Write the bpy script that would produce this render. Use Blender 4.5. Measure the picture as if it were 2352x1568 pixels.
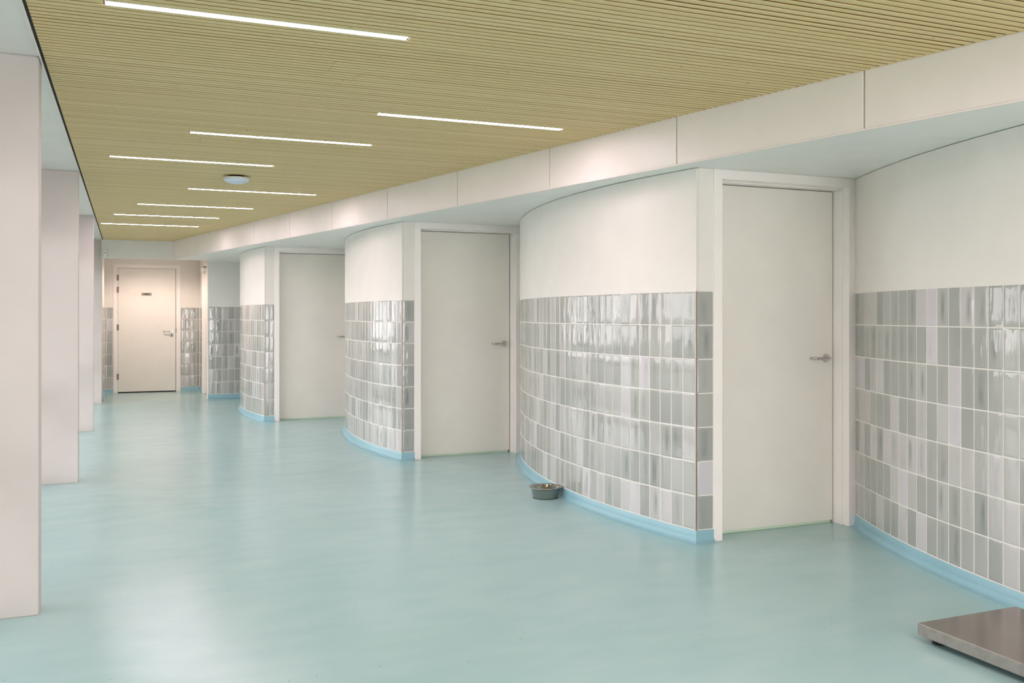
import bpy, bmesh, math, random
from mathutils import Vector
random.seed(7)
C = bpy.context.scene.collection
for o in list(bpy.data.objects): bpy.data.objects.remove(o)
scn = bpy.context.scene
PI = math.pi

# ------------------------------------------------------------ camera, world, light
F = 2126.0
YAW = math.atan(882/F)
cd = bpy.data.cameras.new('camera'); cam = bpy.data.objects.new('camera', cd); C.objects.link(cam)
cam.location = (0, 0, 1.34); cam.rotation_euler = (PI/2, 0, -YAW)
cd.sensor_width = 36; cd.lens = F/2352*36; cd.shift_y = -59/2352; cd.clip_start = .05
scn.camera = cam
w = bpy.data.worlds.new('sky'); scn.world = w; w.use_nodes = True
nt = w.node_tree; bg = nt.nodes['Background']
SKY = 4.5            # overcast sky, brighter on the sunny side that lies behind the camera
tc = nt.nodes.new('ShaderNodeTexCoord'); sp = nt.nodes.new('ShaderNodeSeparateXYZ'); rp = nt.nodes.new('ShaderNodeValToRGB')
nt.links.new(tc.outputs['Generated'], sp.inputs[0]); nt.links.new(sp.outputs['Z'], rp.inputs[0]); nt.links.new(rp.outputs[0], bg.inputs[0])
rp.color_ramp.elements[0].position = 0; rp.color_ramp.elements[0].color = (1, .98, .99, 1)
rp.color_ramp.elements[1].position = .6; rp.color_ramp.elements[1].color = (.86, .92, 1, 1)
mr = nt.nodes.new('ShaderNodeMapRange'); mr.interpolation_type = 'SMOOTHSTEP'
mr.inputs[1].default_value = -.55; mr.inputs[2].default_value = -.9; mr.inputs[3].default_value = SKY; mr.inputs[4].default_value = SKY*2
nt.links.new(sp.outputs['Y'], mr.inputs[0]); nt.links.new(mr.outputs[0], bg.inputs[1])
LAMP = 70.0          # emission of the ceiling strips
STRIP_POWER = 0
def area(name, loc, rot, sx, sy, power, col=(1, 1, 1), portal=False, spread=PI):
    l = bpy.data.lights.new(name, 'AREA'); l.shape = 'RECTANGLE'; l.size = sx; l.size_y = sy
    l.energy = power; l.color = col; l.spread = spread
    if portal: l.cycles.is_portal = True
    o = bpy.data.objects.new(name, l); C.objects.link(o); o.location = loc; o.rotation_euler = rot
    return o
PILV = [-2.50, 1.07, 4.642, 8.204, 11.79, 15.40]
for a, b in zip(PILV[:-1], PILV[1:]):
    area('daylight_portal', (-.93, (a+b)/2+.07, 1.25), (0, -PI/2, 0), 2.4, b-a-.2, 1, portal=True)
area('daylight_portal', (3.0, -3.6, 1.25), (PI/2, 0, PI), 4.0, 2.4, 1, portal=True)
sl = bpy.data.lights.new('alcove_downlight', 'SPOT'); sl.energy = 76; sl.spot_size = 2.6; sl.spot_blend = .6; sl.shadow_soft_size = .03; sl.color = (1, .80, .72)
so = bpy.data.objects.new('alcove_downlight', sl); C.objects.link(so); so.location = (.40, 16.30, 2.46)
scn.view_settings.view_transform = 'Standard'; scn.view_settings.look = 'None'
scn.view_settings.gamma = 1; scn.view_settings.use_curve_mapping = False
scn.view_settings.exposure = 0.05

# ------------------------------------------------------------ materials
def lin(r, g, b):
    f = lambda c: (c/255/12.92 if c/255 <= .04045 else ((c/255+.055)/1.055)**2.4)
    return (f(r), f(g), f(b), 1)
class N:
    def __init__(s, name):
        s.m = bpy.data.materials.new(name); s.m.use_nodes = True; s.t = s.m.node_tree; s.b = s.t.nodes['Principled BSDF']
    def n(s, t, **k):
        x = s.t.nodes.new(t)
        for a, v in k.items():
            if hasattr(x, a): setattr(x, a, v)
            else: x.inputs[a].default_value = v
        return x
    def l(s, a, b): s.t.links.new(a, b)
    def noise(s, scale, detail=3, vec=None, stretch=None, src='Object'):
        t = s.n('ShaderNodeTexCoord'); v = t.outputs[src] if vec is None else vec
        if stretch:
            mp = s.n('ShaderNodeMapping'); mp.inputs['Scale'].default_value = stretch; s.l(v, mp.inputs[0]); v = mp.outputs[0]
        x = s.n('ShaderNodeTexNoise'); x.inputs['Scale'].default_value = scale; x.inputs['Detail'].default_value = detail
        s.l(v, x.inputs['Vector']); return x.outputs['Fac']
    def ramp(s, fac, stops):
        r = s.n('ShaderNodeValToRGB'); e = r.color_ramp.elements
        while len(e) < len(stops): e.new(.5)
        for q, (p, c) in zip(e, stops): q.position = p; q.color = c
        s.l(fac, r.inputs[0]); return r.outputs[0]
    def mix(s, fac, a, b, bt='MIX'):
        x = s.n('ShaderNodeMix', data_type='RGBA', blend_type=bt)
        for i, v in ((0, fac), (6, a), (7, b)):
            if isinstance(v, (int, float, tuple)): x.inputs[i].default_value = v
            else: s.l(v, x.inputs[i])
        return x.outputs[2]
    def math(s, op, a, b=0.0, c=None, clamp=False):
        x = s.n('ShaderNodeMath', operation=op, use_clamp=clamp)
        for i, v in enumerate((a, b) if c is None else (a, b, c)):
            if isinstance(v, (int, float)): x.inputs[i].default_value = v
            else: s.l(v, x.inputs[i])
        return x.outputs[0]
    def bump(s, h, strength, dist):
        x = s.n('ShaderNodeBump'); x.inputs['Strength'].default_value = strength; x.inputs['Distance'].default_value = dist
        s.l(h, x.inputs['Height']); s.l(x.outputs[0], s.b.inputs['Normal']); return x
    def base(s, c, rough=.5, metal=0, spec=.5):
        if isinstance(c, tuple): s.b.inputs['Base Color'].default_value = c
        else: s.l(c, s.b.inputs['Base Color'])
        s.b.inputs['Roughness'].default_value = rough; s.b.inputs['Metallic'].default_value = metal
        s.b.inputs['Specular IOR Level'].default_value = spec
        return s.m
def plain(name, rgb, rough=.5, metal=0, spec=.5, var=.02, scale=4, bump=0, bscale=300):
    k = N(name); c = lin(*rgb)
    d = tuple(x*(1-var*2) for x in c[:3])+(1,)
    col = k.ramp(k.noise(scale), [(.3, d), (.7, c)])
    if bump: k.bump(k.noise(bscale), bump, .001)
    return k.base(col, rough, metal, spec)
M = {}
M['plaster'] = plain('plaster', (238, 232, 224), .75, bump=.15, bscale=200)
M['panel'] = plain('white_panel', (250, 240, 233), .38, bump=.05)
M['soffit'] = plain('soffit_paint', (242, 242, 236), .42)
M['pillar'] = plain('pillar_paint', (212, 202, 197), .6, bump=.05)
M['frame'] = plain('door_frame_paint', (250, 243, 237), .35)
M['leaf'] = plain('door_leaf_paint', (242, 236, 226), .34, bump=.04)
M['cool'] = plain('cool_white_plaster', (238, 236, 231), .7)
M['slat_side_shade'] = plain('shaded_slat_side', (150, 104, 52), .8)  # slat sides coloured darker to stand in for shade in the gaps
M['dark'] = plain('dark_gap', (28, 24, 20), .9)
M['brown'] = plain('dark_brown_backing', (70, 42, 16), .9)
M['grout'] = plain('grout', (238, 232, 228), .7)
M['steel'] = plain('stainless_steel', (200, 198, 192), .24, 1)
M['hinge'] = plain('hinge_metal', (150, 130, 112), .35, 1)
M['polished'] = plain('polished_steel', (165, 164, 160), .06, 1)
M['trim_metal'] = plain('corner_trim_metal', (150, 132, 122), .35, 1)
M['seal'] = plain('pale_green_strip', (214, 232, 204), .4)  # pale green strip between door leaf foot and floor
M['rubber'] = plain('black_rubber', (22, 20, 20), .6)
M['plastic'] = plain('white_plastic', (232, 232, 232), .35)
M['dome'] = plain('pale_blue_plastic', (214, 226, 238), .3)
M['black'] = plain('black_print', (15, 12, 12), .5)
M['sign'] = plain('sign_metal', (158, 145, 138), .5, 0)
M['alu'] = plain('window_frame_paint', (226, 224, 218), .4)
M['ground'] = plain('outdoor_paving', (150, 155, 145), .9, scale=1, var=.1)
def floor_mat(name, c1, c2, c3, r=.22):
    k = N(name)
    a = k.noise(.8, 5); b = k.noise(5, 6, stretch=(.6, 1.3, 1))
    col = k.ramp(a, [(.3, lin(*c1)), (.55, lin(*c2)), (.75, lin(*c3))])
    col = k.mix(.13, col, k.ramp(b, [(.25, lin(*c1)), (.8, lin(232, 242, 236))]), 'MIX')
    t = k.n('ShaderNodeTexCoord'); v = k.n('ShaderNodeTexVoronoi', voronoi_dimensions='2D'); v.inputs['Scale'].default_value = 3.4; k.l(t.outputs['Object'], v.inputs['Vector'])
    spot = k.math('LESS_THAN', v.outputs['Distance'], .0085)
    gate = k.math('GREATER_THAN', k.noise(1.3, 1), .5)
    col = k.mix(k.math('MULTIPLY', spot, gate), col, lin(80, 102, 98))
    m = k.base(col, r)
    return m
M['floor'] = floor_mat('teal_resin_floor', (155, 191, 190), (162, 196, 196), (168, 200, 200))
M['cove'] = plain('teal_resin_cove', (146, 188, 199), .3, var=.04)  # same resin as the floor, coloured bluer to carry the window light

k = N('glazed_tile')           # each tile its own tone, with a darker pooled glaze down its middle
at = k.n('ShaderNodeAttribute', attribute_name='tone'); sepc = k.n('ShaderNodeSeparateColor'); k.l(at.outputs['Color'], sepc.inputs[0])
r1, r2, r3 = sepc.outputs[0], sepc.outputs[1], sepc.outputs[2]
uv = k.n('ShaderNodeUVMap', uv_map='tile'); su = k.n('ShaderNodeSeparateXYZ'); k.l(uv.outputs[0], su.inputs[0])
tco = k.n('ShaderNodeTexCoord')
base = k.ramp(r1, [(0, lin(163, 164, 158)), (.45, lin(184, 183, 177)), (.8, lin(198, 194, 192)), (1, lin(206, 201, 204))])
du = k.math('ABSOLUTE', k.math('SUBTRACT', su.outputs[0], k.math('MULTIPLY_ADD', r3, .3, .35)))
mid = k.math('SUBTRACT', 1, k.math('MULTIPLY', du, 3.6), clamp=True)
dv = k.math('SUBTRACT', 1, k.math('POWER', k.math('MULTIPLY', k.math('ABSOLUTE', k.math('SUBTRACT', su.outputs[1], .5)), 2.1), 3.0), clamp=True)
nz = k.noise(9, 3, vec=tco.outputs['Object'], stretch=(3, 3, .8))
blot = k.math('MULTIPLY', k.math('MULTIPLY', mid, dv), k.math('MULTIPLY_ADD', nz, 2.4, -.55, clamp=True))
gate = k.math('MULTIPLY_ADD', r2, 1.6, -.35, clamp=True)
col = k.mix(k.math('MULTIPLY', blot, gate), base, lin(120, 127, 122))
k.base(col, .05, 0, .7)
wav = k.noise(9, 2, vec=tco.outputs['Object'], stretch=(2.4, 2.4, .6))
k.bump(wav, .35, .006)
M['tile'] = k.m

k = N('ribbed_wood')
at = k.n('ShaderNodeAttribute', attribute_name='tone'); sepc = k.n('ShaderNodeSeparateColor'); k.l(at.outputs['Color'], sepc.inputs[0])
c0 = k.ramp(sepc.outputs[0], [(0, lin(221, 196, 140)), (.5, lin(225, 201, 147)), (1, lin(229, 206, 154))])
g = k.noise(3, 5, stretch=(.5, 60, 10))
col = k.mix(.30, c0, k.ramp(g, [(.3, lin(214, 188, 132)), (.7, lin(230, 208, 158))]))
tco = k.n('ShaderNodeTexCoord'); mp = k.n('ShaderNodeMapping'); mp.inputs['Scale'].default_value = (4.5, 13, 1); k.l(tco.outputs['Object'], mp.inputs[0])
vo = k.n('ShaderNodeTexVoronoi'); vo.inputs['Scale'].default_value = 1.0; k.l(mp.outputs[0], vo.inputs['Vector'])
kn = k.math('LESS_THAN', vo.outputs['Distance'], .036)
col = k.mix(k.math('MULTIPLY', kn, .8), col, lin(78, 52, 30))
M['wood'] = k.base(col, .55)

k = N('strip_light'); k.base(lin(255, 250, 246), .4); k.b.inputs['Emission Color'].default_value = (1, .845, .93, 1); k.b.inputs['Emission Strength'].default_value = LAMP; M['lamp'] = k.m
k = N('window_glass')
tr = k.n('ShaderNodeBsdfTransparent'); gl = k.n('ShaderNodeBsdfGlossy'); gl.inputs['Roughness'].default_value = .02; mx = k.n('ShaderNodeMixShader'); mx.inputs[0].default_value = .06
k.l(tr.outputs[0], mx.inputs[1]); k.l(gl.outputs[0], mx.inputs[2]); k.l(mx.outputs[0], k.t.nodes['Material Output'].inputs[0]); M['glass'] = k.m
k = N('brushed_steel_plate'); g = k.noise(30, 4, stretch=(30, 1, 1))
k.base(k.ramp(g, [(.3, lin(162, 150, 143)), (.7, lin(180, 168, 162))]), .2, 1)
k.bump(k.noise(4, 2), .03, .01); M['plate'] = k.m

# ------------------------------------------------------------ mesh helpers
def mk(name, bm, mat, parent=None, smooth=False, bevel=0, kind=None, loc=None):
    bmesh.ops.recalc_face_normals(bm, faces=bm.faces)
    me = bpy.data.meshes.new(name); bm.to_mesh(me); bm.free()
    for m in (mat if isinstance(mat, list) else [mat]): me.materials.append(M[m])
    o = bpy.data.objects.new(name, me); C.objects.link(o)
    if smooth:
        for p in me.polygons: p.use_smooth = True
    if bevel:
        b = o.modifiers.new('bevel', 'BEVEL'); b.width = bevel; b.segments = 2; b.limit_method = 'ANGLE'
    if parent: o.parent = parent
    if loc: o.location = loc
    if kind: o['kind'] = kind
    return o
def box(bm, x0, x1, y0, y1, z0, z1, mi=0):
    v = [bm.verts.new((x, y, z)) for z in (z0, z1) for y in (y0, y1) for x in (x0, x1)]
    for f in ((0, 1, 3, 2), (4, 6, 7, 5), (0, 4, 5, 1), (2, 3, 7, 6), (0, 2, 6, 4), (1, 5, 7, 3)):
        bm.faces.new([v[i] for i in f]).material_index = mi
def prism(bm, poly, z0, z1, mi=0):
    lo = [bm.verts.new((x, y, z0)) for x, y in poly]; hi = [bm.verts.new((x, y, z1)) for x, y in poly]; n = len(poly)
    for i in range(n): bm.faces.new((lo[i], lo[(i+1) % n], hi[(i+1) % n], hi[i])).material_index = mi
    bm.faces.new(hi).material_index = mi; bm.faces.new(lo[::-1]).material_index = mi
def lathe(bm, prof, seg=48, cx=0, cy=0, cz=0, axis='z', close=False):
    rings = []
    for r, z in prof:
        ring = []
        for i in range(seg):
            a = 2*PI*i/seg; p = (r*math.cos(a), r*math.sin(a), z)
            if axis == 'y': p = (p[0], p[2], p[1])
            ring.append(bm.verts.new((p[0]+cx, p[1]+cy, p[2]+cz)))
        rings.append(ring)
    prs = list(zip(rings[:-1], rings[1:]))+([(rings[-1], rings[0])] if close else [])
    for a, b in prs:
        for i in range(seg): bm.faces.new((a[i], a[(i+1) % seg], b[(i+1) % seg], b[i]))
    if not close:
        bm.faces.new(rings[0][::-1]); bm.faces.new(rings[-1])
def tube(bm, pts, r, seg=14):
    pts = [Vector(p) for p in pts]; rings = []
    for i, p in enumerate(pts):
        d = (pts[min(i+1, len(pts)-1)]-pts[max(i-1, 0)]).normalized()
        a = d.cross(Vector((0, 0, 1)));  a = a.normalized() if a.length > .01 else Vector((1, 0, 0)); b = d.cross(a)
        rings.append([bm.verts.new(p+a*r*math.cos(2*PI*k/seg)+b*r*math.sin(2*PI*k/seg)) for k in range(seg)])
    for a, b in zip(rings[:-1], rings[1:]):
        for i in range(seg): bm.faces.new((a[i], a[(i+1) % seg], b[(i+1) % seg], b[i]))
    bm.faces.new(rings[0][::-1]); bm.faces.new(rings[-1])
def empty(name, loc, **kw):
    o = bpy.data.objects.new(name, None); C.objects.link(o); o.location = loc; o.empty_display_size = .1
    for a, v in kw.items(): o[a] = v
    return o
def tag(o, label, cat, group=None):
    o['label'] = label; o['category'] = cat
    if group: o['group'] = group
    return o
def new(): return bmesh.new()
def S(name, mat, *boxes, **k):
    b = new()
    for q in boxes: box(b, *q)
    return mk(name, b, mat, kind='structure', **k)

# ------------------------------------------------------------ key dimensions (metres; x across, y along the corridor)
ZS, ZC, ZT, ZP = 2.214, 2.49, 1.485, .072        # soffit, ceiling, tile top, plinth top
LX = -.37                                        # line of the window pillars
def fas(y): return 3.197-.2150*(y-3.38)          # front of the bulkhead panels
YN, YF, XE = -3.5, 18.2, 5.7
VB, VG, VT = 15.27, 15.64, 17.44                 # bulkhead, grey tiled wall, toilet wall
XA = 1.187                                       # right side of the toilet alcove

# ------------------------------------------------------------ shell
b = new(); prism(b, [(-1.05, YN), (XE, YN), (XE, YF), (-1.05, YF)], -.12, 0)
mk('floor', b, 'floor', kind='structure')
S('ground', 'ground', (-40, -1.05, -25, 40, -.25, -.13))
S('wall_outer', 'plaster', (XE, XE+.1, YN, YF, -.1, 2.8))
NW = [(1.0, 2.95), (3.05, 5.0)]           # unseen glazing added behind the camera to light the door fronts
S('wall_near', 'plaster', (-1.05, NW[0][0], YN-.1, YN, -.1, 2.8), (NW[-1][1], XE+.1, YN-.1, YN, -.1, 2.8), (NW[0][0], NW[-1][1], YN-.1, YN, 2.45, 2.8),
  (NW[0][1], NW[1][0], YN-.1, YN, -.1, 2.45), (NW[0][0], NW[-1][1], YN-.1, YN, -.13, -.0))
S('roof', 'plaster', (-1.15, XE+.1, YN-.1, YF+.1, 2.66, 2.8))
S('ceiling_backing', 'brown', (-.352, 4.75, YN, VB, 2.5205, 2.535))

S('sky_blocker_canopy', 'soffit', (-3.7, -1.06, YN, YF, 2.62, 2.75))  # unseen overhang added to cut high sky light at the side windows
S('sky_blocker_wall', 'plaster', (-9, -1.15, YN-.2, YN, -.13, 5.5))  # unseen wall added to keep bright sky off the pillar fronts

# slatted wood ceiling
LIGHTS = [(-.077, 1.071, 3.706), (1.319, 2.471, 5.150), (.362, 1.512, 6.117), (-.122, 1.028, 7.297), (.507, 1.653, 8.878),
          (.091, 1.239, 10.254), (-.146, .991, 11.41), (-.307, .84, 12.62), (1.35, 2.5, 2.35), (1.9, 3.05, 1.1), (1.4, 2.55, -.1), (1.5, 2.65, -1.3), (.3, 1.45, -2.5)]  # out-of-frame strips are added to brighten the doors and near wall
PITCH = .044
y0 = VB-.004
LIGHTS = [(a, c, y0-(round((y0-y)/PITCH-.5)+.5)*PITCH) for a, c, y in LIGHTS]
b = new(); tone = b.loops.layers.color.new('tone')
n = int((y0-YN)/PITCH)
grp = 0; joint = 1.5
for i in range(n):
    yc = y0-(i+.5)*PITCH
    if i % 4 == 0: joint = random.uniform(.2, 2.9); gp = random.choice((0, 0, .0005, .0015, .003))
    hw = .0176-(gp if i % 4 == 0 else 0)+random.uniform(-.0004, .0004)
    x1 = fas(yc)-.001
    segs = [(-.345, x1)]
    for a, c, yl in LIGHTS:
        if abs(yl-yc) < .01: segs = [(-.345, a-.0075), (c+.0075, x1)]
    out = []
    for s0, s1 in segs:
        if s0+.3 < joint < s1-.3 and i % 40 < 12: out += [(s0, joint-.001), (joint+.001, s1)]
        else: out.append((s0, s1))
    for s0, s1 in out:
        t = random.random(); dz = random.uniform(-.0004, .0004)
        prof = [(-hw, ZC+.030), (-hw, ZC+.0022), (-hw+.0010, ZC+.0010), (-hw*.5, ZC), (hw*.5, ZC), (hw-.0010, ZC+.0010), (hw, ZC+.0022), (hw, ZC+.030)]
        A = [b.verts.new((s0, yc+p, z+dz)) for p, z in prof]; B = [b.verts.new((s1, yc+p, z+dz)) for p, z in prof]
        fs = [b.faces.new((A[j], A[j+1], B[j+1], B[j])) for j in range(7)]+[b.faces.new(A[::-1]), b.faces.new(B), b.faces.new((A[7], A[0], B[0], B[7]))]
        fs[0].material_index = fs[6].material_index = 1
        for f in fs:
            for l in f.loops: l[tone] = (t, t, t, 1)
mk('ceiling', b, ['wood', 'slat_side_shade'], kind='structure')
GL = 'linear ceiling lights'
LBL = ['long glowing strip light nearest the camera, at the top left of the slatted ceiling',
       'glowing strip light closest to the white bulkhead, right of the other strips',
       'second-row glowing strip light left of the one by the bulkhead, over the corridor middle',
       'glowing strip light at the left, last one before the round dome fixture',
       'glowing strip light just beyond the round dome fixture',
       'glowing strip light, third from the far end of the slatted ceiling',
       'glowing strip light, second from the far end of the slatted ceiling',
       'farthest and shortest-looking glowing strip light, near the end bulkhead',
       'added fill strip light overhead just ahead of the camera position, above the frame',
       'added fill strip light overhead, nearest the first curved wall, above the frame',
       'added fill strip light directly overhead of the camera position, out of the frame, to its right',
       'added fill strip light a step behind the camera position, out of the frame',
       'added fill strip light by the added glazing at the near end, out of the frame']
for (a, c, y), lb in zip(LIGHTS, LBL):
    r = tag(empty('strip_light', ((a+c)/2, y, ZC)), lb, 'ceiling light', GL); L = (c-a)/2
    b = new(); box(b, -L, L, -.0250, -.0225, -.0005, .022); box(b, -L, L, .0225, .0250, -.0005, .022); box(b, -L, L, -.0225, .0225, .012, .022)
    mk('housing', b, 'alu', r)
    b = new(); box(b, -L+.001, L-.001, -.0222, .0222, .0005, .0115); mk('diffuser', b, 'lamp', r)
    for s in (-1, 1):
        b = new(); box(b, s*(L+.003)-.0028, s*(L+.003)+.0028, -.0222, .0222, .002, .022); mk('end_cap', b, 'dark', r)

# recess ceiling over the windows, dark shadow gap
S('trim_1', 'dark', (-.3565, -.3462, YN, VB, 2.492, 2.5128))
S('trim_2', 'panel', (-.3645, -.3575, YN, VB, 2.489, 2.52))
S('ceiling_recess', 'soffit', (-1.05, -.3655, YN, VB+.1, 2.502, 2.53))

# bulkhead panels on the right, and soffit behind them
SE = [0.99, 2.19, 3.385, 4.59, 5.785, 6.98, 8.167, 9.37, 10.5, 11.64, 12.85, 14.05, VB]
SE = [YN, -1.42, -.21]+SE
tn = 3
def strip(bm, ya, yb, off0, off1, z0, z1):
    prism(bm, [(fas(ya)+off0, ya), (fas(ya)+off1, ya), (fas(yb)+off1, yb), (fas(yb)+off0, yb)], z0, z1)
for a, c in zip(SE[:-1], SE[1:]):
    g0 = .0045 if c < 12 else .003
    b = new(); strip(b, a+g0, c-(g0 if c < VB else -.0), 0, .018, ZS+.006, 2.56)
    mk('trim_%d' % tn, b, 'panel', kind='structure', bevel=.0012); tn += 1
b = new(); strip(b, YN, VB, .0185, .03, ZS+.004, 2.56); mk('wall_bulkhead', b, 'brown', kind='structure')
b = new(); strip(b, YN, VB, -.002, .012, ZS-.0035, ZS+.005); mk('trim_%d' % tn, b, 'panel', kind='structure'); tn += 1
b = new()
SB = SE[:-1]+[VG]
for a, c in zip(SB[:-1], SB[1:]):
    a2, c2 = a+.001, c-.001
    if c == VG:
        prism(b, [(fas(a2)+.0125, a2), (XE, a2), (XE, VG), (XA, VG), (XA, VB+.1), (fas(VB)+.0125, VB+.1), (fas(VB)+.0125, VB)], ZS, ZS+.016)
    else: prism(b, [(fas(a2)+.0125, a2), (XE, a2), (XE, c2), (fas(c2)+.0125, c2)], ZS, ZS+.016)
mk('ceiling_soffit', b, 'soffit', kind='structure')
b = new(); prism(b, [(fas(YN)+.031, YN), (XE, YN), (XE, VG), (fas(VB)+.6, VG), (fas(VB)+.6, VB), (fas(VB)+.031, VB)], ZS+.018, ZS+.028); mk('ceiling_soffit_backing', b, 'dark', kind='structure')
# end bulkhead over the alcove mouth
S('wall_end_bulkhead', 'cool', (LX-.0, fas(VB)+.012, VB, VB+.1, ZS, 2.6), (fas(VB)+.012, XA+.02, VB, VB+.1, ZS+.017, 2.6))

# ------------------------------------------------------------ tiles and coves
def tile_field(name, parent, path, zbase=ZP+.003, rows=7, rh=.2015, gap=.0062, seed=1):
    """path: list of (p0, p1, normal) column slots; one pillowed mesh tile per slot and row"""
    rnd = random.Random(seed); b = new(); tone = b.loops.layers.color.new('tone'); uvl = b.loops.layers.uv.new('tile')
    xs = [0, .035, .12, .5, .88, .965, 1]; zs = [0, .016, .05, .35, .65, .95, .984, 1]
    def prof(t): e = min(t, 1-t); return e
    for p0, p1, nn in path:
        p0 = Vector(p0); p1 = Vector(p1); nn = Vector(nn); t = (p1-p0); L = t.length; t.normalize()
        w = L-gap
        for r in range(rows):
            z0 = zbase+r*rh+(gap/2); h = rh-gap
            tr = rnd.gauss(0, .006); tz = rnd.gauss(0, .004); c3 = (rnd.random(), rnd.random(), rnd.random(), 1); bul = rnd.uniform(.0002, .0007)
            G = []
            for v in zs:
                row = []
                for u in xs:
                    eu = min(u, 1-u)*w; ev = min(v, 1-v)*h
                    d = .0012*(1-math.exp(-eu/.0025))*(1-math.exp(-ev/.0025))+.0005
                    d += bul*math.sin(PI*u)*math.sin(PI*v)+((u-.5)*w*tr+(v-.5)*h*tz)*(1 if eu > 0 and ev > 0 else 0)
                    p = p0+t*(gap/2+u*w); row.append(b.verts.new((p.x+nn.x*d, p.y+nn.y*d, z0+v*h)))
                G.append(row)
            for j in range(len(zs)-1):
                for i in range(len(xs)-1):
                    f = b.faces.new((G[j][i], G[j][i+1], G[j+1][i+1], G[j+1][i])); f.smooth = True
                    for l, (uu, vv) in zip(f.loops, ((xs[i], zs[j]), (xs[i+1], zs[j]), (xs[i+1], zs[j+1]), (xs[i], zs[j+1]))):
                        l[tone] = c3; l[uvl].uv = (uu, vv)
    me = bpy.data.meshes.new(name); b.to_mesh(me); b.free(); me.materials.append(M['tile'])
    o = bpy.data.objects.new(name, me); C.objects.link(o); o.parent = parent
    return o
def slots(p0, p1, nrm, widths):
    d = Vector((p1[0]-p0[0], p1[1]-p0[1])).normalized(); out = []; s = 0
    for wd in widths:
        out.append(((p0[0]+d.x*s, p0[1]+d.y*s), (p0[0]+d.x*(s+wd), p0[1]+d.y*(s+wd)), nrm)); s += wd
    return out
def cove(name, pts, nrms):
    """skirting with a rounded foot, swept along pts (normal towards the room)"""
    prof = [(.0, ZP), (.0045, ZP), (.0052, ZP-.001), (.0055, .034)]
    for q in range(1, 8):
        a = q/7*PI/2; prof.append((.0055+.03*(1-math.cos(a)), .034-.0325*math.sin(a)))
    prof += [(.044, .0008), (.05, -.002), (0, -.002)]
    b = new(); rings = []
    for (x, y), (nx, ny) in zip(pts, nrms): rings.append([b.verts.new((x+nx*d, y+ny*d, z)) for d, z in prof])
    for A, B in zip(rings[:-1], rings[1:]):
        for j in range(len(prof)): b.faces.new((A[j], B[j], B[(j+1) % len(prof)], A[(j+1) % len(prof)]))
    b.faces.new(rings[0]); b.faces.new(rings[-1][::-1])
    o = mk(name, b, 'cove', kind='structure', smooth=True)
    e = o.modifiers.new('es', 'EDGE_SPLIT'); e.split_angle = math.radians(50)
    return o

# ------------------------------------------------------------ curved bays and their doors
CX, CY, R = 8.423, 5.848, 5.465
TX, TY = -.75, 3.69
YC, XC = 4.628, 0
a0 = math.asin((YC-CY)/R); a1 = math.asin((8.315-CY)/R)
def arc(a, k, r=R): return (CX+k*TX-r*math.cos(a), CY+k*TY+r*math.sin(a))
def bay(k, ret=1):
    N_ = 72; P = [arc(a0+(a1-a0)*i/N_, k) for i in range(N_+1)]
    if k == 2: P = [p for p in P if p[1] <= VG+.0]+[]
    corner = P[0]; xr = corner[0]+.1215
    poly = P+[(P[-1][0]+.15, P[-1][1]), (P[-1][0]+.15, P[-1][1]-.4)]
    # body: a thick curved wall with the short return face at its near end
    inner = [arc(a0+(a1-a0)*i/N_, k, R-.13) for i in range(N_+1)]
    if k == 2: inner = inner[:len(P)]
    body = P+inner[::-1]
    b = new(); prism(b, body, 0, ZS-.0035)
    x0 = corner[0]
    box(b, x0+.02, xr, corner[1], corner[1]+.13, 0, ZS-.0005)
    root = mk('wall_right', b, 'plaster', kind='structure')
    # tiles on the curve
    L = R*(a1-a0); n = int((L-.012)/.1); st = a0+.007/R
    path = []
    for i in range(n+1):
        s0 = st+i*.1/R; s1 = min(s0+.1/R, a1)
        if s1-s0 < .03/R: continue
        p0, p1 = arc(s0, k), arc(s1, k); am = (s0+s1)/2
        if k == 2 and p1[1] > VG: break
        path.append((p0, p1, (-math.cos(am), math.sin(am))))
    tile_field('wall_tiling', root, path, seed=10+k)
    ws = [.114] if k != 2 else [.057, .057]
    tile_field('wall_tiling', root, slots((x0+.006, corner[1]), (xr, corner[1]), (0, -1), ws), seed=30+k)
    nr = [(-math.cos(a0+(a1-a0)*i/N_), math.sin(a0+(a1-a0)*i/N_)) for i in range(len(P))]
    nr[0] = (nr[0][0], nr[0][1]-1.2)
    cove('baseboard_right', P, [nr[0]]+nr[1:])
    cove('baseboard_right', [P[0], (xr-.0, P[0][1])], [nr[0], (0, -1)])
    # metal corner bead
    b = new(); prism(b, [(x0-.0028, corner[1]-.0028), (x0+.0042, corner[1]-.0028), (x0+.0042, corner[1]+.001), (x0+.0005, corner[1]+.004), (x0-.0028, corner[1]+.004)], ZP+.001, ZT)
    global tn
    mk('trim_%d' % tn, b, 'trim_metal', kind='structure', bevel=.001); tn += 1
    return corner
def lever(parent, x, z, s, keyrose=False, far=False):
    """lever handle on the front (-y) face, lever pointing to -x"""
    b = new(); lathe(b, [(.001, 0), (.0265, 0), (.0275, -.002), (.0275, -.008), (.0255, -.0095), (.001, -.0095)], 40, x, s, z, 'y')
    h = mk('door_handle', b, 'steel', parent, smooth=True); es = h.modifiers.new('es', 'EDGE_SPLIT'); es.split_angle = .6
    pts = [(x, s-.006, z), (x, s-.035, z)]
    for q in range(1, 7):
        a = q/6*PI/2; pts.append((x-.016*(1-math.cos(a)), s-.035-.016*math.sin(a), z))
    pts += [(x-.03, s-.051, z), (x-.112, s-.051, z)]
    for q in range(1, 8):
        a = q/7*PI/2; pts.append((x-.112-.020*math.sin(a), s-.051+.020*(1-math.cos(a)), z))
    pts.append((x-.132, s-.018, z))
    b = new(); tube(b, pts, .0095); mk('lever', b, 'steel', h, smooth=True)
    return h
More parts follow.
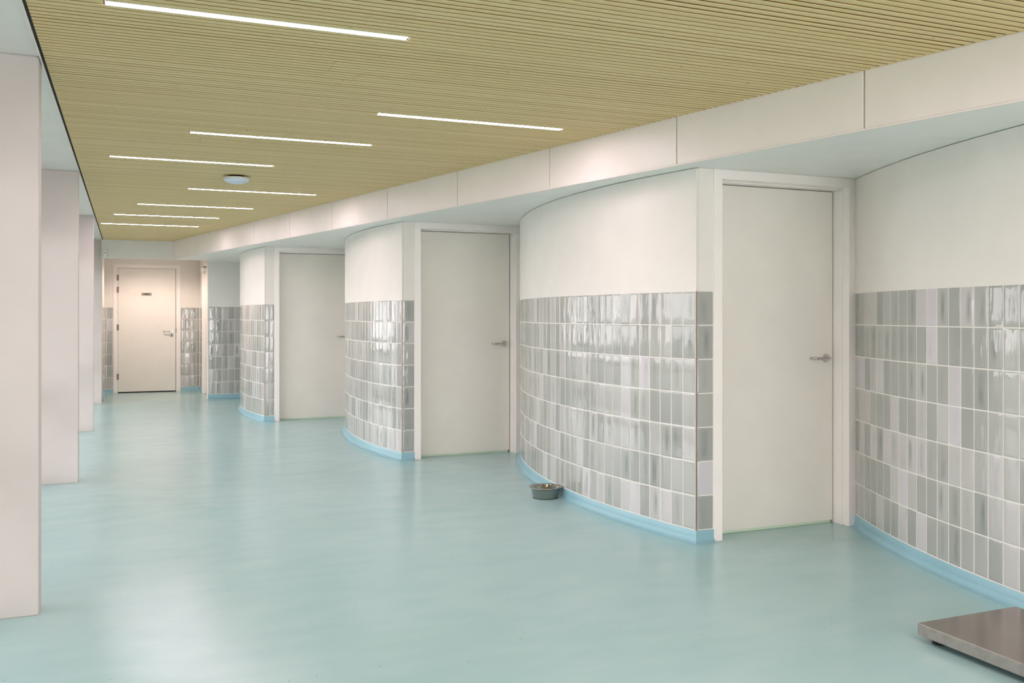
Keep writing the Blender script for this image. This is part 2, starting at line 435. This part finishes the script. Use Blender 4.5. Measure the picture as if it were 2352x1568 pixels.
def door(idx, x0, x1, yf, zt, zo, hand='r', leaf_in=.125, wl=.06, wr=.06, key=False, flush=False, nohandle=False):
    """x0..x1 outer width; yf front plane; zt top of frame, zo top of leaf"""
    r = empty('door_%d' % idx, ((x0+x1)/2, yf, 0), kind='structure'); W = (x1-x0)/2
    b = new(); yb = leaf_in+.06; st = .05 if not flush else 0
    def ring(wa, wb, zz, ya, yb_):
        # three-sided frame as one solid
        box(b, -W, -W+wa, ya, yb_, 0, zz); box(b, W-wb, W, ya, yb_, 0, zz); box(b, -W, W, ya, yb_, zz, zt)
    if flush: ring(wl, wr, zo+.004, -.008, .06)
    else:
        ring(wl, wr, zo+.014, -.007, st)
        ring(wl+.009, wr+.009, zo+.004, st+.0001, yb)
    mk('door_frame', b, 'frame', r, bevel=.0015)
    e = 0 if flush else .009
    ly = -.006 if flush else leaf_in
    b = new(); box(b, -W+wl+e+.003, W-wr-e-.0075, ly, ly+.045, .018, zo)
    leaf = mk('door_leaf', b, 'leaf', r, bevel=.001)
    b = new(); box(b, -W+wl+e+.004, W-wr-e-.02, ly+.004, ly+.04, .0015, .0178)
    if not flush: mk('door_seal', b, 'seal', leaf)  # pale green strip between leaf foot and floor
    else: b.free()
    b = new(); box(b, -W+wl+e+.0005, W-wr-e-.0005, ly+.046, ly+.05, 0, zo+.003); mk('rebate', b, 'dark', r)
    if not nohandle: lever(r, W-wr-e-(.062 if not flush else .075), 1.067, ly)
    return r, leaf, W, ly
for k in (-1, 0, 1, 2): bay(k)
DX = [(3.2175, 4.300), (2.4675, 3.550), (1.7175, 2.80)]
for i, (p, q) in enumerate(DX):
    door(i+1, p, q, YC+TY*i, ZS-.0003, 2.142)
# blank wall where the corridor's next recess would start, beside the camera
k = -1; c0 = arc(a0, -1)
S('wall_right', 'plaster', (c0[0]+.108, XE, c0[1], c0[1]+.13, 0, ZS-.002))
# partitions closing the rooms behind the doors
S('wall_room', 'plaster', (3.35, XE, 6.9, 6.98, 0, ZS-.005))
S('wall_room', 'plaster', (2.75, XE, 10.6, 10.68, 0, ZS-.005))
# grey tiled wall square to the corridor
xg = arc(math.asin((VG-CY-2*TY)/R), 2)[0]
g = S('wall_far', 'cool', (XA, xg+.25, VG, VG+.12, 0, ZS+.0))
tile_field('wall_tiling', g, slots((XA+.012, VG), (9, VG), (0, -1), [.1]*9), seed=50)
cove('baseboard_far', [(XA, VG), (xg, VG)], [(0, -1)]*2)
b = new(); box(b, XA-.004, XA+.006, VG-.0045, VG+.004, ZP, ZT); mk('trim_%d' % tn, b, 'panel', kind='structure'); tn += 1

# ------------------------------------------------------------ toilet alcove
TXL, TXR = -.236, .861
al = S('wall_alcove', 'plaster', (LX-.1, TXL+.005, VT, VT+.12, 0, 2.6), (TXR-.005, XA+.12, VT, VT+.12, 0, 2.6), (TXL+.005, TXR-.005, VT, VT+.12, 2.236, 2.6))
tile_field('wall_tiling', al, slots((LX+.005, VT), (9, VT), (0, -1), [.029, .1]), seed=60)
tile_field('wall_tiling', al, slots((TXR+.003, VT), (9, VT), (0, -1), [.062, .1, .1, .055]), seed=61)
cove('baseboard_alcove', [(LX, VT), (TXL, VT)], [(0, -1)]*2); cove('baseboard_alcove', [(TXR, VT), (XA, VT)], [(0, -1)]*2)
sw = S('wall_alcove_left', 'plaster', (LX-.1, LX, 15.92, VT, 0, 2.6))
tile_field('wall_tiling', sw, slots((LX, VT-.004), (LX, 15), (1, 0), [.1]*14), seed=62)
cove('baseboard_alcove', [(LX, 15.93), (LX, VT)], [(1, 0)]*2)
YJ = 16.83
sr = S('wall_alcove_right', 'plaster', (XA, XA+.1, YJ+.08, VT, 0, 2.6), (XA, XA+.1, VG, YJ+.09, 2.262, 2.6))
tile_field('wall_tiling', sr, slots((XA, YJ+.085), (XA, 18), (-1, 0), [.1]*5), seed=63)
cove('baseboard_alcove', [(XA, VT), (XA, YJ+.085)], [(-1, 0)]*2)
S('ceiling_alcove', 'plaster', (LX-.1, XA+.1, VB+.1, VT+.12, 2.49, 2.52))
S('wall_back', 'plaster', (-1.05, XE, YF-.1, YF, 0, 2.7))
# side doorway in the alcove's right wall, seen edge-on
r = empty('door_5', (XA, (VG+.12+YJ)/2, 0), kind='structure'); hy = (YJ+.08-VG-.125)/2
b = new(); box(b, -.006, .085, hy-.08, hy, 0, 2.262); box(b, -.006, .085, -hy, -hy+.06, 0, 2.262); box(b, -.006, .085, -hy+.06, hy-.08, 2.18, 2.262)
mk('door_frame', b, 'frame', r, bevel=.0015)
b = new(); box(b, .045, .085, -hy+.062, hy-.082, .01, 2.178); lf = mk('door_leaf', b, 'leaf', r)
b = new(); prism(b, [(-.03, hy-.30), (.0445, hy-.30), (.0445, hy-.088), (-.03, hy-.088)], 2.10, 2.165); mk('door_closer', b, 'frame', lf, bevel=.006)
# toilet door
r, leaf, W, ly = door(4, TXL, TXR, VT, 2.238, 2.166, flush=True, wl=.072, wr=.074)
b = new(); lathe(b, [(.001, 0), (.0265, 0), (.0275, -.002), (.0275, -.008), (.0255, -.0095), (.001, -.0095)], 32, W-.074-.075, ly, .998, 'y'); es = mk('key_rose', b, 'steel', r, smooth=True)
b = new(); lathe(b, [(.001, 0), (.008, 0), (.008, -.003), (.001, -.003)], 16, W-.149, ly-.0096, .998, 'y'); box(b, W-.1515, W-.1465, ly-.0126, ly-.0096, .984, .998); mk('keyhole', b, 'black', es)
for z in (2.000, 1.793, 1.139, .285):
    b = new()
    lathe(b, [(.001, -.05), (.009, -.05), (.009, -.018), (.0075, -.017), (.0075, -.015), (.009, -.014), (.009, .014), (.0075, .015), (.0075, .017), (.009, .018), (.009, .05), (.001, .05)], 16, -W+.0725, ly-.010, z)
    box(b, -W+.056, -W+.091, ly-.0045, ly-.001, z-.05, z+.05)
    mk('hinge', b, 'hinge', leaf)
b = new(); box(b, W-.0755, W-.068, ly-.006, ly+.004, 1.045, 1.115); mk('latch_plate', b, 'hinge', r)
sx = .30-(TXL+TXR)/2
b = new(); box(b, sx-.0825, sx+.0825, ly-.0035, ly-.0002, 1.692, 1.742); sg = mk('sign_plate', b, 'sign', r, bevel=.001)
cu = bpy.data.curves.new('t', 'FONT'); cu.body = 'TOILET'; cu.size = .027; cu.align_x = 'CENTER'; cu.extrude = .0004; cu.offset = .0018
to = bpy.data.objects.new('t', cu); C.objects.link(to); bpy.context.view_layer.update()
me = bpy.data.meshes.new_from_object(to.evaluated_get(bpy.context.evaluated_depsgraph_get())); bpy.data.objects.remove(to)
me.materials.clear(); me.materials.append(M['black'])
lt = bpy.data.objects.new('lettering', me); C.objects.link(lt); lt.rotation_euler = (PI/2, 0, 0); lt.location = (sx, ly-.0041, 1.7095); lt.parent = sg

# ------------------------------------------------------------ window pillars and windows
PL = ['nearest white pillar, tall and wide, cut by the left edge of the photo', 'second white pillar from the camera, behind the nearest one',
      'third white pillar from the camera, between the second and the farthest', 'farthest narrow white pillar, beside the end bulkhead']
for i, y in enumerate(PILV):
    if 0: pass
    dpt = .148 if i < 5 else .48
    b = new(); box(b, LX-.5, LX, y, y+dpt, 0, 2.5015)
    if i < 2: mk('wall_left', b, 'pillar', kind='structure', bevel=.003)
    else: tag(mk('pillar', b, 'pillar', bevel=.003), PL[i-2], 'pillar', 'white pillars along the windows')
S('wall_left', 'pillar', (-1.05, -.87, 15.41, YF, 0, 2.7)); S('wall_left', 'pillar', (-1.05, -.87, YN, PILV[0], 0, 2.7))
for i, (a, c) in enumerate(zip(PILV[:-1], PILV[1:])):
    a += .148; L = (c-a)/2
    r = empty('window_%d' % (i+1), (-.93, (a+c)/2, 0), kind='structure')
    b = new(); X0, X1 = -.04, .055
    box(b, X0, X1, -L-.07, -L+.06, 0, 2.5); box(b, X0, X1, L-.06, L+.07, 0, 2.5); l = L-.06
    box(b, X0, X1, -l, l, 0, .09); box(b, X0, X1, -l, l, 2.0, 2.5)  # unseen windows; deep head panel added to cut the high sky
    box(b, X0, X1, -l, -.035, .72, .79); box(b, X0, X1, .035, l, .72, .79); box(b, X0, X1, -.035, .035, .09, 2.0)
    mk('window_frame', b, 'alu', r)
    for s in (-1, 1):
        b = new(); box(b, .0, .006, min(s*.03, s*(L-.05)), max(s*.03, s*(L-.05)), .05, 2.42); mk('pane', b, 'glass', r)
for i, (a, c) in enumerate(NW):  # near-end panes, added only to let light in from behind
    r = empty('window_%d' % (i+6), ((a+c)/2, YN-.05, 0), kind='structure'); L = (c-a)/2
    b = new(); box(b, -L, -L+.06, -.03, .03, 0, 2.45); box(b, L-.06, L, -.03, .03, 0, 2.45); box(b, -L+.06, L-.06, -.03, .03, 0, .08); box(b, -L+.06, L-.06, -.03, .03, 2.38, 2.45)
    mk('window_frame', b, 'alu', r)
    b = new(); box(b, -L+.06, L-.06, -.003, .003, .08, 2.38); mk('pane', b, 'glass', r)
S('wall_left_top', 'plaster', (-1.05, -.99, YN, YF, 2.5, 2.7))

# small fittings
b = new(); box(b, -.02, 0, -.03, .03, -.04, .04); o = mk('wall_socket', b, 'plastic', bevel=.004); o.location = (LX+.0205, 15.80, .37)
tag(o, 'tiny white box low on the farthest pillar, at its corridor edge', 'socket')
r = tag(empty('motion_detector', (-.32, VB, 2.28)), 'small white motion detector on the end bulkhead above the toilet alcove', 'detector')
b = new(); prof = [(-.038, 0)]+[(-.038*math.cos(a), -.012-.036*math.sin(a)) for a in [q/10*PI for q in range(11)]]+[(.038, 0)]
prism(b, prof, -.056, .056); mk('housing', b, 'plastic', r, bevel=.006)
b = new(); prism(b, [(-.016, -.040), (-.012, -.050), (.012, -.050), (.016, -.040)], .006, .017); mk('lens', b, 'hinge', r)
r = tag(empty('ceiling_dome', (.825, 7.90, ZC)), 'round white dome fixture on the slatted ceiling between two strip lights', 'ceiling fixture')
b = new(); lathe(b, [(.001, .0), (.062, .0), (.062, -.014), (.001, -.014)], 48); mk('mounting_base', b, 'dark', r, smooth=False)
b = new(); lathe(b, [(.001, -.0145), (.096, -.0145), (.1035, -.018), (.105, -.024), (.103, -.029), (.001, -.029)], 64); mk('rim', b, 'plastic', r, smooth=True).modifiers.new('es', 'EDGE_SPLIT').split_angle = .7
b = new(); lathe(b, [(.101, -.0291)]+[(.101*math.cos(q/12*PI/2*.96), -.0291-.036*math.sin(q/12*PI/2)) for q in range(1, 13)], 64); mk('cover', b, 'dome', r, smooth=True)

# dog bowl beside the middle curve
r = tag(empty('steel_bowl', (2.845, 6.215, 0)), 'shiny stainless steel feeding bowl on the floor against the curved tiled wall', 'bowl')
b = new()
prof = [(.0, .003), (.078, .003), (.086, 0), (.090, .001), (.092, .006), (.108, .068), (.1105, .073), (.118, .0755), (.1215, .0785), (.1225, .0815), (.1205, .0835), (.1165, .083), (.109, .080), (.1055, .074), (.0895, .014), (.083, .008), (.0, .007)]
prof[0] = (.001, .003); prof[-1] = (.001, .007)
lathe(b, prof, 80); mk('bowl_shell', b, 'polished', r, smooth=True)
b = new(); lathe(b, [(.0865, .0003), (.0915, .0003), (.0925, .001), (.0925, .003), (.0915, .004), (.0865, .0012)], 64, close=True); mk('base_shadow_ring', b, 'rubber', r, smooth=True)  # dark ring stands in for the thin shadow under the bowl

# weighing platform
r = tag(empty('platform_scale', (3.29, 2.39, 0)), 'low brushed steel weighing platform with black feet at the lower right', 'scale')
b = new(); hx, hy = .2815, .495
box(b, -hx, hx, -hy, hy, .0715, .0745)
for q in ((-hx, hx, -hy, -hy+.003), (-hx, hx, hy-.003, hy), (-hx, -hx+.003, -hy+.003, hy-.003), (hx-.003, hx, -hy+.003, hy-.003)): box(b, *q, .026, .0715)
mk('platform', b, 'plate', r, bevel=.0012)
b = new(); box(b, -hx+.02, hx-.02, -hy+.02, hy-.02, .036, .070); mk('under_frame', b, 'dark', r)
for sx_ in (-1, 1):
    for sy_ in (-1, 1):
        b = new(); pr = []
        lathe(b, [(.001, 0), (.024, 0), (.026, .003), (.026, .016), (.022, .018), (.022, .036), (.001, .036)], 36, sx_*(hx-.055), sy_*(hy-.06), 0)
        for q in range(28):
            a = q/28*2*PI; cx_, cy_ = sx_*(hx-.055)+.0262*math.cos(a), sy_*(hy-.06)+.0262*math.sin(a)
            box(b, cx_-.001, cx_+.001, cy_-.001, cy_+.001, .002, .016)
        mk('foot', b, 'rubber', r)
